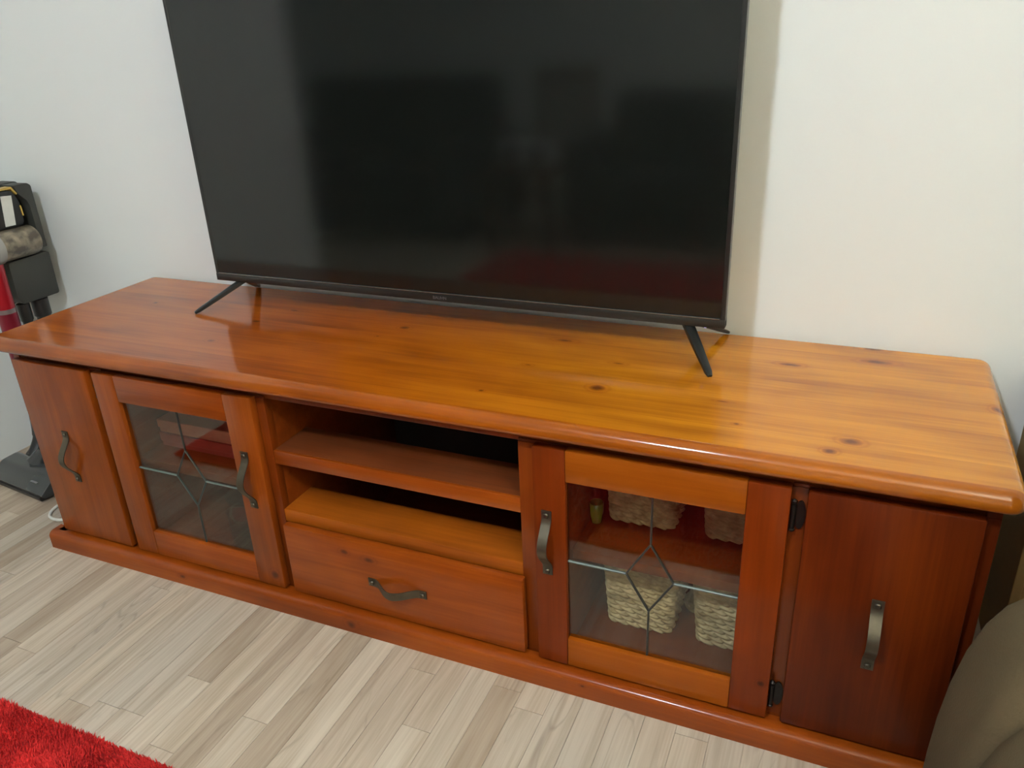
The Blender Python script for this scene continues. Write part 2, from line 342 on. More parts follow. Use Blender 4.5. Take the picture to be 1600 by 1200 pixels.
# top: rounded slab cut into glued boards
b = box(-.003, 2.103, -.024, .503, .556, .590)
vert = [e for e in b.edges if abs(e.verts[0].co.z-e.verts[1].co.z) > .01]
bmesh.ops.bevel(b, geom=vert, offset=.026, segments=6, affect='EDGES', profile=.5)
te = [e for e in b.edges if all(v.co.z > .5899 for v in e.verts) and len(e.link_faces) == 2 and abs(e.link_faces[0].normal.z-e.link_faces[1].normal.z) > .5]
bmesh.ops.bevel(b, geom=te, offset=.0205, segments=8, affect='EDGES', profile=.5)
te = [e for e in b.edges if all(v.co.z < .5561 for v in e.verts) and len(e.link_faces) == 2 and abs(e.link_faces[0].normal.z-e.link_faces[1].normal.z) > .5]
bmesh.ops.bevel(b, geom=te, offset=.011, segments=4, affect='EDGES', profile=.5)
cuts = [-1, -.004, .060, .167, .272, .352, .432, 2]
for i in range(len(cuts)-1):
    c = b.copy()
    for yv, keep_up in ((cuts[i], True), (cuts[i+1], False)):
        if abs(yv) >= 1: continue
        r = bmesh.ops.bisect_plane(c, geom=c.verts[:]+c.edges[:]+c.faces[:], plane_co=(0, yv, 0), plane_no=(0, 1, 0), clear_inner=keep_up, clear_outer=not keep_up)
        ed = [g for g in r['geom_cut'] if isinstance(g, bmesh.types.BMEdge)]
        bmesh.ops.contextual_create(c, geom=ed)
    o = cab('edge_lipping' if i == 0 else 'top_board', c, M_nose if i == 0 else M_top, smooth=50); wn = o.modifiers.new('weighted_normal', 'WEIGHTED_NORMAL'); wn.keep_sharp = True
b.free()
YF = .021
# carcass
for x0, x1 in ((.020, .040), (2.062, 2.082)): cab('side_panel', box(x0, x1, YF+.001, .49, .05, .556, .001), M_panel_dark if x0 > 1 else M_vert)
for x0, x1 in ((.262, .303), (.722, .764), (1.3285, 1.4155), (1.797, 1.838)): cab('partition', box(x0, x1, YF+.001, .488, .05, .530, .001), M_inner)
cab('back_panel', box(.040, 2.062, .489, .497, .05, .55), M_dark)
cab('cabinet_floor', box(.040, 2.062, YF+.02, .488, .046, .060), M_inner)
cab('top_rail', box(.020, 2.082, YF+.004, .06, .5235, .5565, .0015), M_frame)
cab('bottom_rail', box(.020, 2.082, YF, YF+.02, .02, .060), M_frame)
for x0, x1 in ((.020, .05), (.262, .313), (.722, .7642), (1.3283, 1.405), (1.785, 1.838), (2.045, 2.082)):
    cab('frame_stile', box(x0, x1, YF-.001, YF+.02, .052, .5245, .001), M_panel_dark if x0 > 1.9 else M_frame)
# plinth with rounded top edge
def plinth_bar(prof, axis, a0, a1): return prism(prof, axis, a0, a1)
pr = [(-.020, 0), (-.020, .0335)]+[(-.020+.016-.016*math.cos(t), .0335+.0135*math.sin(t)) for t in [k*math.pi/2/6 for k in range(1, 7)]]+[(.0195, .047), (.0195, 0)]
cab('plinth_board', prism(pr, 'x', -.001, 2.101, 0), M_front, smooth=40)
for s, x in ((1, -.001), (-1, 2.101)):
    pf = [(x+s*(p[0]+.020), p[1]) for p in pr]
    cab('plinth_board', prism(pf, 'y', .0, .49), M_front, smooth=40)
# niche shelves
cab('niche_shelf', box(.764, 1.3285, YF+.0075, .136, .3722, .4040, .001), M_shelf_shaded, 'dusty open shelf board, shade darkened into its colour')  # shade on this board is put into its wood colour
cab('shelf_lit_edge', box(.764, 1.3285, YF-.0005, YF+.008, .3718, .4040, .002), M_front)  # strip added so the front edge keeps its lit colour
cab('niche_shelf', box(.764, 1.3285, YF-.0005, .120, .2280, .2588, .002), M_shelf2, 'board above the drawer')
# interior shelves behind glass
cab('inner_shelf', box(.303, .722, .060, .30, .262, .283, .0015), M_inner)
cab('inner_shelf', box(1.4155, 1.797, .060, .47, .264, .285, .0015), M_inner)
# handle (one mesh, shared)
def handle_mesh():
    b = bmesh.new(); n = 20; L = .139; wdt = .0095; th = .0024; rows = []
    def prof(t):
        s = abs(t-.5)*2
        if s > .76: return 0
        u = s/.76; return .029*(math.cos(math.pi*u)*.5+.5)**.75
    for i in range(n+1):
        t = i/n; z = (t-.5)*L; y = -prof(t)
        w_ = wdt*(1-.06*math.sin(math.pi*t))
        rows.append([b.verts.new(q) for q in ((-w_, y-th, z), (w_, y-th, z), (w_, y, z), (-w_, y, z))])
    for a, c in zip(rows, rows[1:]):
        for k in range(4): b.faces.new((a[k], a[(k+1) % 4], c[(k+1) % 4], c[k]))
    b.faces.new(rows[0]); b.faces.new(rows[-1][::-1])
    return to_mesh('handle', b, M_pewter, 40)
HM = handle_mesh()
def nail_mesh():
    b = bmesh.new()
    for z in (-.0608, .0608): prism([(-.0048, z-.0048), (.0048, z-.0048), (.0048, z+.0048), (-.0048, z+.0048)], 'y', -.0068, -.0022, .0016, 1, b)
    return to_mesh('handle_studs', b, M_nail, 40)
NM = nail_mesh()
def put_handle(part, x, z, horiz=False, flip=False):
    me = HM.copy(); 
    b = bmesh.new(); b.from_mesh(HM); b2 = bmesh.new(); b2.from_mesh(NM)
    for v in b2.verts: pass
    n0 = len(b.faces); b.from_mesh(NM)
    b.faces.ensure_lookup_table()
    for f in b.faces[n0:]: f.material_index = 1
    b2.free()
    rot = Matrix.Rotation(math.pi/2, 4, 'Y') if horiz else Matrix.Identity(4)
    b.transform(Matrix.Translation((x, -.0002, z)) @ rot)
    bpy.data.meshes.remove(me)
    me = to_mesh('handle', b, M_pewter, 40); me.materials.append(M_nail)
    o = link(bpy.data.objects.new('handle', me), part); o['label'] = 'arched antique metal pull with square studs'
def hinge(part, x, zc, s):
    b = bmesh.new()
    el = [(x+s*.010+.0085*math.cos(a), zc+.026*math.sin(a)) for a in [2*math.pi*k/16 for k in range(16)]]
    prism(el, 'y', .0165, .0195, bm=b)
    tube([(x, .012, zc-.022), (x, .012, zc+.022)], .0042, 10, bm=b)
    for dz in (-.026, .026): lathe([(.001, -.004), (.0045, -.001), (.0045, .002), (.001, .005)], (x, .012, zc+dz), 10, bm=b)
    for dz in (-.014, .014): lathe([(.003, -.0195+.0165-.003), (.0015, -.0045)], (x+s*.012, .0195, zc+dz), 8, 'y', bm=b)
    o = obj('hinge', b, M_black_iron, part, 40); o['label'] = 'black iron hinge'
ZT, ZB = .5306, .0534
def panel_door(x0, x1, mat, label, hx, hz):
    p = cab('cupboard_door', box(x0, x1, 0, YF-.0015, ZB, ZT, .0035, 2), mat, label); put_handle(p, hx, hz); return p
pd1 = panel_door(.0384, .2765, M_vert, 'plain wooden cupboard door at the left end', .154, .290)
pd2 = panel_door(1.8203, 2.0614, M_panel_dark, 'darker plain wooden cupboard door at the right end', 1.942, .2885)
dr = cab('drawer', box(.7695, 1.3344, 0, YF-.0015, ZB, .2320, .005, 2), M_front, 'wide wooden drawer front under the open shelves'); put_handle(dr, 1.0485, .138, True)
def glass_door(x0, x1, g0, g1, zt, zb, ms, mr, hx, hz, hingex, hs, diamond, label, cw=.0017):
    d = bpy.data.objects.new('glass_door', None); d.location = (hingex, .01, ZB); d.empty_display_size = .03; link(d, CAB); d.matrix_parent_inverse = Matrix.Translation(-CAB.location); d['label'] = label
    cab('stile', box(x0, g0, 0, YF-.0015, ZB, ZT, .0025, 2), ms, None, d); cab('stile', box(g1, x1, 0, YF-.0015, ZB, ZT, .0025, 2), ms, None, d)
    o = cab('rail', box(g0, g1, .0004, YF-.0015, zt, ZT, .0022, 2), mr, None, d); o = cab('rail', box(g0, g1, .0004, YF-.0015, ZB, zb, .0022, 2), mr, None, d)
    cx, zc, hw, hh = diamond; T, Bm, Lf, Rt = (cx, zc+hh), (cx, zc-hh), (cx-hw, zc), (cx+hw, zc)
    ya, yb = .0098, .0125
    polys = [([Lf, Bm, Rt, T], M_bevel_glass), ([(g0, zc), Lf, T, (cx, zt), (g0, zt)], M_glass), ([T, Rt, (g1, zc), (g1, zt), (cx, zt)], M_glass),
             ([(g0, zb), (cx, zb), Bm, Lf, (g0, zc)], M_glass), ([(cx, zb), (g1, zb), (g1, zc), Rt, Bm], M_glass)]
    for pts, mt in polys: cab('glass_pane', prism(pts, 'y', ya, yb), mt, None, d, None)
    def came(segs, name, mat, w):
        for (p, q) in segs:
            b = bmesh.new()
            p, q = Vector((p[0], 0, p[1])), Vector((q[0], 0, q[1])); t = (q-p).normalized(); nn = Vector((-t.z, 0, t.x))*w
            pts = [p+nn, p-nn, q-nn, q+nn]
            prism([(v.x, v.z) for v in pts], 'y', .0084, .0138, .0010, 1, b)
            cab(name, b, mat, None, d)
    came([((cx, zt), T), (T, Lf), (Lf, Bm), (T, Rt), (Rt, Bm), (Bm, (cx, zb))], 'lead_came', M_lead, cw)
    came([((g0, zc), Lf), (Rt, (g1, zc))], 'lead_came', M_came_bright, cw*1.2)
    put_handle(d, hx, hz); hinge(d, hingex, .476, hs); hinge(d, hingex, .102, hs)
    return d
glass_door(.298, .7446, .3634, .6715, .4665, .1205, M_vert, M_front, .7035, .332, .293, -1, (.5215, .294, .0425, .0715), 'leaded glass door left of the open shelves', .0014)
glass_door(1.3625, 1.7965, 1.424, 1.7303, .4680, .1190, M_stile, M_rail, 1.388, .3335, 1.8015, 1, (1.577, .2945, .043, .072), 'leaded glass door with bright orange rails right of the open shelves')

# ------------------------------------------------------------ television
M_bez = simple('black_satin_plastic', (.012, .012, .011), .32, spec=.5); M_tvback = simple('black_matt_plastic', (.015, .015, .015), .6)
M_screen = simple('black_glossy_screen', (.006, .007, .006), .10, spec=.52)
M_strip = simple('dark_chrome_strip', (.22, .22, .22), .22, .9); M_leg = simple('black_painted_leg', (.012, .013, .012), .35, spec=.4)
TX0, TX1, TY, TZ0, TZ1 = .391, 1.629, .340, .654, 1.366
TV = empty('television', (1.01, .37, .590), 'large black flat screen television standing on the wooden cabinet', 'television')
obj('screen', box(TX0+.008, TX1-.008, TY+.0015, TY+.006, TZ0+.019, TZ1-.008), M_screen, TV, None)
for nm, a in (('bezel_side', (TX0, TX0+.0085, TZ0, TZ1)), ('bezel_side', (TX1-.0085, TX1, TZ0, TZ1)), ('bezel_top', (TX0, TX1, TZ1-.009, TZ1))):
    obj(nm, box(a[0], a[1], TY, TY+.022, a[2], a[3], .0012, 1), M_bez, TV)
bb = obj('bezel_bottom', box(TX0, TX1, TY-.001, TY+.024, TZ0, TZ0+.018, .0015, 2), M_bez, TV)
obj('trim_strip', box(TX0+.010, TX1-.010, TY-.0022, TY+.003, TZ0+.0172, TZ0+.0202, .0008, 1), M_strip, bb)
obj('back_cover', box(TX0+.003, TX1-.003, TY+.006, TY+.028, TZ0+.004, TZ1-.004, .004, 2), M_tvback, TV)
obj('rear_housing', box(TX0+.16, TX1-.16, TY+.026, TY+.075, TZ0+.012, TZ0+.40, .012, 3), M_tvback, TV)
def text_part(body, size, loc, mat, parent, name, rot=(math.pi/2, 0, 0), ext=.0002):
    c = bpy.data.curves.new(name, 'FONT'); c.body = body; c.size = size; c.extrude = ext; c.align_x = 'CENTER'; c.align_y = 'CENTER'
    tmp = bpy.data.objects.new('t', c); COL.objects.link(tmp); dg = bpy.context.evaluated_depsgraph_get(); me = bpy.data.meshes.new_from_object(tmp.evaluated_get(dg))
    bpy.data.objects.remove(tmp); me.transform(Matrix.Translation(loc) @ Matrix.LocRotScale(None, __import__('mathutils').Euler(rot), None)); me.materials.clear(); me.materials.append(mat)
    o = link(bpy.data.objects.new(name, me), parent); return o
text_part('BAUHN', .0098, (1.016, TY-.0014, TZ0+.0085), simple('silver_print', (.16, .155, .16), .4, .2), bb, 'brand_lettering')
m_led, nt, p = newmat('blue_standby_light'); p.inputs['Emission Color'].default_value = (.35, .3, 1, 1); p.inputs['Emission Strength'].default_value = 1.2
obj('standby_light', box(1.590, 1.594, TY+.002, TY+.006, TZ0-.002, TZ0+.0005), m_led, bb)
def tv_leg(top, tip):
    b = bmesh.new(); top, tip = Vector(top), Vector(tip); d = (tip-top).normalized(); side = d.cross(Vector((0, 0, 1))).normalized(); up = side.cross(d).normalized(); rows = []
    for t, w_, h in ((0, .0105, .006), (.5, .009, .005), (.93, .0065, .004), (1.0, .004, .0028)):
        c = top.lerp(tip, t); rows.append([b.verts.new(c+side*w_*sx+up*h*sz) for sx, sz in ((-1, -1), (1, -1), (1, .5), (.35, 1), (-.35, 1), (-1, .5))])
    for a, c in zip(rows, rows[1:]):
        for k in range(6): b.faces.new((a[k], a[(k+1) % 6], c[(k+1) % 6], c[k]))
    b.faces.new(rows[0]); b.faces.new(rows[-1])
    obj('leg', b, M_leg, TV, 30)
for tp, tips in (((.462, .362, .658), ((.379, .258, .5934), (.385, .488, .5934))), ((1.552, .362, .658), ((1.622, .250, .5934), (1.616, .490, .5934)))):
    for q in tips: tv_leg(tp, q)

# ------------------------------------------------------------ woven baskets
def basket_material():
    m, nt, p = newmat('woven_hyacinth'); L = nt.links
    tc = N(nt, 'ShaderNodeTexCoord'); nz = N(nt, 'ShaderNodeTexNoise', i_Scale=55.0, i_Detail=4.0); L.new(tc.outputs['Object'], nz.inputs['Vector'])
    nz2 = N(nt, 'ShaderNodeTexNoise', i_Scale=9.0, i_Detail=2.0); L.new(tc.outputs['Object'], nz2.inputs['Vector'])
    cr = N(nt, 'ShaderNodeValToRGB'); e = cr.color_ramp.elements
    e[0].position = .30; e[0].color = (.30, .19, .085, 1); e[1].position = .66; e[1].color = (.84, .66, .40, 1); L.new(math_(nt, 'MULTIPLY_ADD', nz2.outputs['Fac'], .45, math_(nt, 'MULTIPLY', nz.outputs['Fac'], .55)), cr.inputs[0])
    L.new(cr.outputs[0], p.inputs['Base Color']); p.inputs['Roughness'].default_value = .6
    return m
M_basket = basket_material()
def rrect(w, d, r, n):
    segs = []; hw, hd = w/2-r, d/2-r; L = []
    for (cx, cy, a0) in ((hw, -hd, -90), (hw, hd, 0), (-hw, hd, 90), (-hw, -hd, 180)):
        for k in range(7): a = math.radians(a0+90*k/6); L.append((cx+r*math.cos(a), cy+r*math.sin(a)))
    L = np.array(L+[L[0]]); s = np.r_[0, np.cumsum(np.hypot(*np.diff(L, axis=0).T))]; t = np.linspace(0, s[-1], n, endpoint=False)
    return np.c_[np.interp(t, s, L[:, 0]), np.interp(t, s, L[:, 1])], s[-1]
def basket(cx, y0, z0, wb, wt, dep, h, label, group):
    t = empty('woven_basket', (cx, y0+dep/2, z0), label, 'basket', group)
    n = 224; rows = int(h/.0115); sub = 6; cy = y0+dep/2; V = []; F = []
    lam = 16
    for j in range(rows*sub+1):
        fz = j/(rows*sub); w = wb+(wt-wb)*fz; dd = dep+(wt-wb)*fz*.6; P, per = rrect(w, dd, .018, n)
        row = j//sub; fr = (j % sub)/sub
        nel = int(round(per/.025)); nel += nel % 2
        for i in range(n):
            s = i/n*nel; ph = s+.5*(row % 2)+.8*(fr-.5)
            fl = ph-math.floor(ph); bul = min(1.0, 1.35*math.sin(math.pi*fl)**.75)
            d = .0080*bul*(math.sin(math.pi*min(max(fr, .0), 1))**.45 if fr > 0 else -.15)-.001
            nx, ny = P[i]; l = math.hypot(nx, ny)
            V.append((cx+nx+nx/l*d, cy+ny+ny/l*d, z0+fz*h+.0012*math.sin(2*math.pi*ph)*(fr > 0)))
    R = rows*sub+1
    for j in range(R-1):
        for i in range(n): F.append((j*n+i, j*n+(i+1) % n, (j+1)*n+(i+1) % n, (j+1)*n+i))
    me = bpy.data.meshes.new('woven_wall'); me.from_pydata(V, [], F); me.materials.append(M_basket); me.polygons.foreach_set('use_smooth', [True]*len(F))
    link(bpy.data.objects.new('woven_wall', me), t)
    P, per = rrect(wb-.006, dep-.006, .016, 60); obj('basket_base', prism([(cx+a, cy+c) for a, c in P], 'z', z0+.0005, z0+.006), M_basket, t)
    P, per = rrect(wt, dep+(wt-wb)*.6, .018, 72)
    path = [(cx+a*.99, cy+c*.99, z0+h+.0025*math.sin(k*2.1)) for k, (a, c) in enumerate(P)]; path.append(path[0]); path.append(path[1])
    obj('rim', tube(path, [.006+.0012*math.sin(k*2.1) for k in range(len(path))], 8), M_basket, t)
    return t
G = 'woven baskets behind the right glass door'
basket(1.528, .145, .0605, .128, .150, .17, .155, 'pale woven basket on the cabinet floor, left of the two lower baskets', G)
basket(1.708, .146, .0605, .124, .150, .17, .155, 'pale woven basket on the cabinet floor, nearest the hinged stile', G)
basket(1.517, .182, .2855, .128, .148, .17, .165, 'woven basket on the inner shelf beside the small green glass', G)
basket(1.708, .183, .2855, .128, .148, .17, .165, 'woven basket on the inner shelf nearest the hinged stile', G)

# small things behind the glass
M_green = simple('green_glazed_glass', (.12, .22, .02), .12, spec=.8, coat=1, noise=.3, nscale=30)
def green_glass():
    t = empty('green_glass', (1.4305, .163, .2855), 'small ribbed green glass on the inner shelf beside a basket', 'glass')
    b = bmesh.new(); n = 36; prof = [(.010, 0), (.012, .003), (.0135, .022), (.0142, .045), (.0132, .046), (.012, .022), (.009, .006)]; rings = []
    for r, h in prof: rings.append([b.verts.new((1.4305+(r+(.0006 if k % 2 else 0))*math.cos(2*math.pi*k/n), .163+(r+(.0006 if k % 2 else 0))*math.sin(2*math.pi*k/n), .2857+h)) for k in range(n)])
    for a, c in zip(rings, rings[1:]):
        for k in range(n): b.faces.new((a[k], a[(k+1) % n], c[(k+1) % n], c[k]))
    b.faces.new(rings[0]); b.faces.new(rings[-1]); obj('ribbed_wall', b, M_green, t, 60)
    obj('candle', lathe([(.0085, .006), (.0085, .030), (.001, .031)], (1.4305, .163, .2857), 16), simple('green_wax', (.30, .34, .05), .5), t)
green_glass()
M_ball = simple('beige_wicker', (.48, .36, .2), .7, noise=.3, nscale=40)
def wicker_ball():
    b = bmesh.new(); c = Vector((1.626, .235, .0605+.0255))
    for k in range(7):
        ax = Matrix.Rotation(k*.9, 4, 'Z') @ Matrix.Rotation(.5+k*.75, 4, 'X')
        tube([c+(ax @ Vector((.0225*math.cos(a), .0225*math.sin(a), 0))) for a in [2*math.pi*i/20 for i in range(22)]], .003, 6, False, b)
    bmesh.ops.create_icosphere(b, subdivisions=2, radius=.021, matrix=Matrix.Translation(c))
    tag(obj('wicker_ball', b, M_ball, None, 60), 'small beige wicker ball between the two lower baskets', 'ball')
wicker_ball()
def flat_box(name, x0, x1, y0, y1, z0, h, mat, matl, label):
    t = empty(name, ((x0+x1)/2, (y0+y1)/2, z0), label, 'box', 'flat boxes stacked behind the left glass door')
    obj('tray', box(x0+.003, x1-.003, y0+.002, y1-.003, z0, z0+h*.8, .001, 1), mat, t); obj('lid', box(x0, x1, y0, y1, z0+h*.35, z0+h, .0015, 1), matl, t)
m1 = simple('dark_red_card', (.24, .03, .02), .5, noise=.15, nscale=30); m2 = simple('salmon_card', (.66, .26, .18), .5, noise=.1, nscale=30)
flat_box('flat_box', .312, .66, .128, .29, .2835, .036, m1, m1, 'dark red flat box, lower of the two on the left shelf')
flat_box('flat_box', .310, .655, .131, .286, .3198, .034, m2, m2, 'salmon red flat box, upper of the two on the left shelf')
def glass_jar():
    t = empty('glass_jar', (.56, .115, .0605), 'clear glass storage jar behind the left door handle', 'jar')
    c = (.56, .115, .0607)
    obj('jar_wall', lathe([(.044, 0), (.048, .004), (.048, .105), (.040, .122), (.040, .128), (.037, .128), (.037, .121), (.045, .104), (.045, .007), (.002, .006)], c, 32), glass_mat('jar_glass', (.92, .94, .92), .01, 1.6), t, 50)
    obj('lid', lathe([(.042, .1285), (.044, .131), (.044, .140), (.030, .146), (.010, .148), (.012, .160), (.004, .166), (.001, .166)], c, 28), glass_mat('lid_glass', (.85, .88, .86), .02, 1.7), t, 50)
glass_jar()

# ------------------------------------------------------------ cordless vacuum in the left corner
M_char = simple('charcoal_plastic', (.040, .041, .036), .5, noise=.06, nscale=8); M_yel = simple('mustard_trim', (.50, .33, .07), .4); M_blk = simple('black_plastic', (.014, .014, .014), .4)
M_red = simple('red_anodised_tube', (.36, .008, .018), .28, .35, coat=.4); M_lab = simple('white_label', (.72, .72, .66), .5, noise=.08, nscale=60); M_hd = simple('grey_glossy_plastic', (.032, .036, .036), .25, coat=.5)
def binmat():
    m, nt, p = newmat('smoky_dust_bin'); L = nt.links; tc = N(nt, 'ShaderNodeTexCoord'); nz = N(nt, 'ShaderNodeTexNoise', i_Scale=35.0, i_Detail=4.0); L.new(tc.outputs['Object'], nz.inputs[0])
    cr = N(nt, 'ShaderNodeValToRGB'); e = cr.color_ramp.elements; e[0].position = .38; e[0].color = (.075, .058, .038, 1); e[1].position = .66; e[1].color = (.30, .245, .165, 1); L.new(nz.outputs['Fac'], cr.inputs[0]); L.new(cr.outputs[0], p.inputs['Base Color'])
    p.inputs['Roughness'].default_value = .4; p.inputs['Coat Weight'].default_value = .8; p.inputs['Coat Roughness'].default_value = .06; return m
XV = -.37
dock = empty('vacuum_dock', (-.395, .41, .515), 'charcoal rounded wall dock holding the red stick vacuum', 'dock')
pts = rounded([(.325, .535), (.345, .512), (.4755, .514), (.4755, .84), (.462, .850), (.40, .846), (.33, .846), (.30, .80), (.30, .64)], [.01, .01, .014, .03, .01, .005, .02, .02, .02])
obj('dock_plate', prism(pts, 'x', XV-.10, XV-.052, .004, 2), M_char, dock)
obj('dock_front', prism(rounded([(.335, .537), (.347, .517), (.468, .517), (.470, .646), (.337, .642)], .008), 'x', XV-.053, XV, .004, 2), M_char, dock)
obj('dock_side', prism(rounded([(.452, .66), (.471, .66), (.4715, .838), (.462, .846), (.418, .846), (.428, .82), (.447, .80), (.452, .785)], .005), 'x', XV-.053, XV-.001, .003, 2), M_char, dock)
obj('dock_bracket', box(XL+.0005, XV-.099, .36, .45, .56, .80, .004, 1), M_char, dock)
for c, r in (((.360, .513), .0175), ((.414, .512), .024)):
    obj('accessory_holder', lathe([(r, 0), (r, -.05), (r*.82, -.055), (r*.78, -.085), (.004, -.088)], (XV-.026, c[0], c[1]), 20), M_blk, dock)
vac = empty('stick_vacuum', (-.37, .27, 0), 'red and grey cordless stick vacuum hanging in its dock with floor head below', 'vacuum')
obj('dust_bin', lathe([(.036, 0), (.0425, .004), (.0425, .118), (.040, .124), (.03, .128), (.002, .128)], (XV-.004, .309, .690), 32, 'y'), binmat(), vac, 40)
obj('bin_collar', lathe([(.036, -.012), (.046, -.010), (.046, .012), (.043, .014)], (XV-.004, .305, .690), 32, 'y'), simple('clear_grey_collar', (.34, .33, .30), .25, coat=.6), vac, 40)
body = obj('motor_body', prism(rounded([(.28, .735), (.425, .735), (.428, .80), (.413, .835), (.30, .838), (.25, .80)], .014), 'x', XV-.045, XV-.006, .006, 2), M_blk, vac)
obj('label', prism([(.3655, .740), (.3965, .7395), (.4075, .8205), (.3755, .8235)], 'x', XV-.007, XV-.0045), M_lab, body, None)
obj('trim', prism([(.30, .838), (.411, .838), (.4235, .820), (.4265, .823), (.4135, .8435), (.30, .8435)], 'x', XV-.03, XV-.004), M_yel, body, None)
obj('trim', prism([(.4235, .789), (.4275, .789), (.4285, .760), (.4245, .760)], 'x', XV-.02, XV-.004), M_yel, body, None)
obj('grip', tube(smooth_path([(XV-.025, .28, .80), (XV-.025, .22, .83), (XV-.025, .19, .78), (XV-.025, .22, .70), (XV-.025, .29, .69)]), .014, 12), M_char, vac)
obj('wand', tube([(XV-.012, .300, .655), (XV-.012, .297, .515)], [.026, .026], 24), M_red, vac)
obj('wand_ring', tube([(XV-.012, .297, .521), (XV-.012, .297, .508)], .0272, 24), simple('ring_grey', (.25, .22, .22), .35, .5), vac)
obj('lower_wand', tube([(XV-.012, .297, .508), (XV-.012, .297, .20)], .0262, 24), simple('dark_red_anodised', (.20, .012, .028), .3, .35), vac)
obj('neck', tube(smooth_path([(XV-.012, .297, .205), (XV-.012, .285, .12), (XV-.013, .262, .080), (XV-.014, .240, .062)]), [.024]*9+[.022]*16, 18), M_blk, vac)
# floor head, turned toward the room
hm = Matrix.Translation((-.34, .205, 0)) @ Matrix.Rotation(math.radians(-7), 4, 'Z')
b = prism(rounded([(-.055, .010), (.055, .010), (.060, .030), (.030, .062), (-.02, .058), (-.066, .022)], .010), 'x', -.13, .13, .012, 3); b.transform(hm)
head = obj('floor_head', b, M_hd, vac, 45)
b = prism(rounded([(-.062, .001), (.05, .001), (.05, .012), (-.066, .016)], .003), 'x', -.118, .118, .002, 1); b.transform(hm); obj('brush_bar', b, M_blk, head)
b = box(.055, .085, -.046, -.040, .0445, .0460); b.transform(hm); obj('print_mark', b, simple('grey_print', (.22, .23, .23), .5), head, None)
b = tube([(-.02, .02, .05), (-.005, .05, .082)], [.03, .025], 20); b.transform(hm); obj('swivel_joint', b, M_hd, head)
# white cable on the floor by the plinth
tag(obj('power_cable', tube(smooth_path([(-.03, .47, .0045), (-.09, .33, .0045), (-.150, .17, .0045), (-.158, .112, .0045), (-.125, .075, .0045), (-.07, .09, .0045), (-.03, .2, .0045)]), .0042, 8), simple('white_cable', (.75, .74, .68), .5)), 'white power cable looping on the floor beside the plinth', 'cable')

# ------------------------------------------------------------ red shag rug
RX0, RX1, RY0, RY1 = -.03, 1.98, -2.32, -.443
rug = empty('shag_rug', ((RX0+RX1)/2, (RY0+RY1)/2, 0), 'bright red shaggy rug on the pale laminate floor', 'rug')
obj('rug_backing', box(RX0, RX1, RY0, RY1, .0003, .008, .003, 1), simple('red_backing', (.34, .020, .022), .9), rug)
def pile_mat():
    m, nt, p = newmat('red_pile'); L = nt.links; g = N(nt, 'ShaderNodeNewGeometry'); nz = N(nt, 'ShaderNodeTexNoise', i_Scale=220.0, i_Detail=2.0); L.new(g.outputs['Position'], nz.inputs[0])
    nz2 = N(nt, 'ShaderNodeTexNoise', i_Scale=11.0, i_Detail=3.0); L.new(g.outputs['Position'], nz2.inputs[0])
    cr = N(nt, 'ShaderNodeValToRGB'); e = cr.color_ramp.elements; e[0].position = .36; e[0].color = (.50, .024, .025, 1); e[1].position = .64; e[1].color = (.95, .060, .058, 1)
    L.new(math_(nt, 'MULTIPLY_ADD', nz2.outputs['Fac'], .5, math_(nt, 'MULTIPLY', nz.outputs['Fac'], .5)), cr.inputs[0]); L.new(cr.outputs[0], p.inputs['Base Color']); p.inputs['Roughness'].default_value = .75; p.inputs['Specular IOR Level'].default_value = .1; return m
def pile():
    def grid(x0, x1, y0, y1, s):
        X, Y = np.meshgrid(np.arange(x0, x1, s), np.arange(y0, y1, s)); return np.c_[X.ravel(), Y.ravel()]+rng.uniform(-.6*s, .6*s, (X.size, 2))
    fine = grid(-.05, 1.15, -.85, RY1, .0022); coarse = grid(RX0, RX1, RY0, RY1, .0085); coarse = coarse[~((coarse[:, 0] > -.05) & (coarse[:, 0] < 1.15) & (coarse[:, 1] > -.85))]
    P = np.r_[fine, coarse]; w = np.r_[np.full(len(fine), .0010), np.full(len(coarse), .0042)]; n = len(P)
    a = rng.uniform(0, 2*np.pi, n); la = 1.6*np.sin(P[:, 0]*23)+1.3*np.cos(P[:, 1]*19+P[:, 0]*7)+rng.normal(0, .9, n); ln = rng.uniform(.001, .006, n); h = rng.uniform(.008, .014, n)
    dx, dy = np.cos(a)*w, np.sin(a)*w; ox, oy = np.cos(la)*ln, np.sin(la)*ln
    z0 = np.full(n, .006)
    V = np.stack([np.c_[P[:, 0]-dx, P[:, 1]-dy, z0], np.c_[P[:, 0]+dx, P[:, 1]+dy, z0], np.c_[P[:, 0]+dx+ox*.45, P[:, 1]+dy+oy*.45, z0+h*.65], np.c_[P[:, 0]-dx+ox*.45, P[:, 1]-dy+oy*.45, z0+h*.65], np.c_[P[:, 0]+ox, P[:, 1]+oy, z0+h]], 1).reshape(-1, 3)
    me = bpy.data.meshes.new('pile'); me.vertices.add(n*5); me.vertices.foreach_set('co', V.ravel())
    base = np.arange(n)*5; q = np.c_[base, base+1, base+2, base+3]; t = np.c_[base+3, base+2, base+4]
    li = np.concatenate([np.c_[q, t].ravel()]); me.loops.add(n*7); me.loops.foreach_set('vertex_index', li.astype(np.int32))
    me.polygons.add(n*2); st = np.c_[np.arange(n)*7, np.arange(n)*7+4].ravel(); me.polygons.foreach_set('loop_start', st.astype(np.int32)); me.update(); me.validate(); me.materials.append(pile_mat())
    o = link(bpy.data.objects.new('pile', me), rug); o['kind'] = 'stuff'
pile()

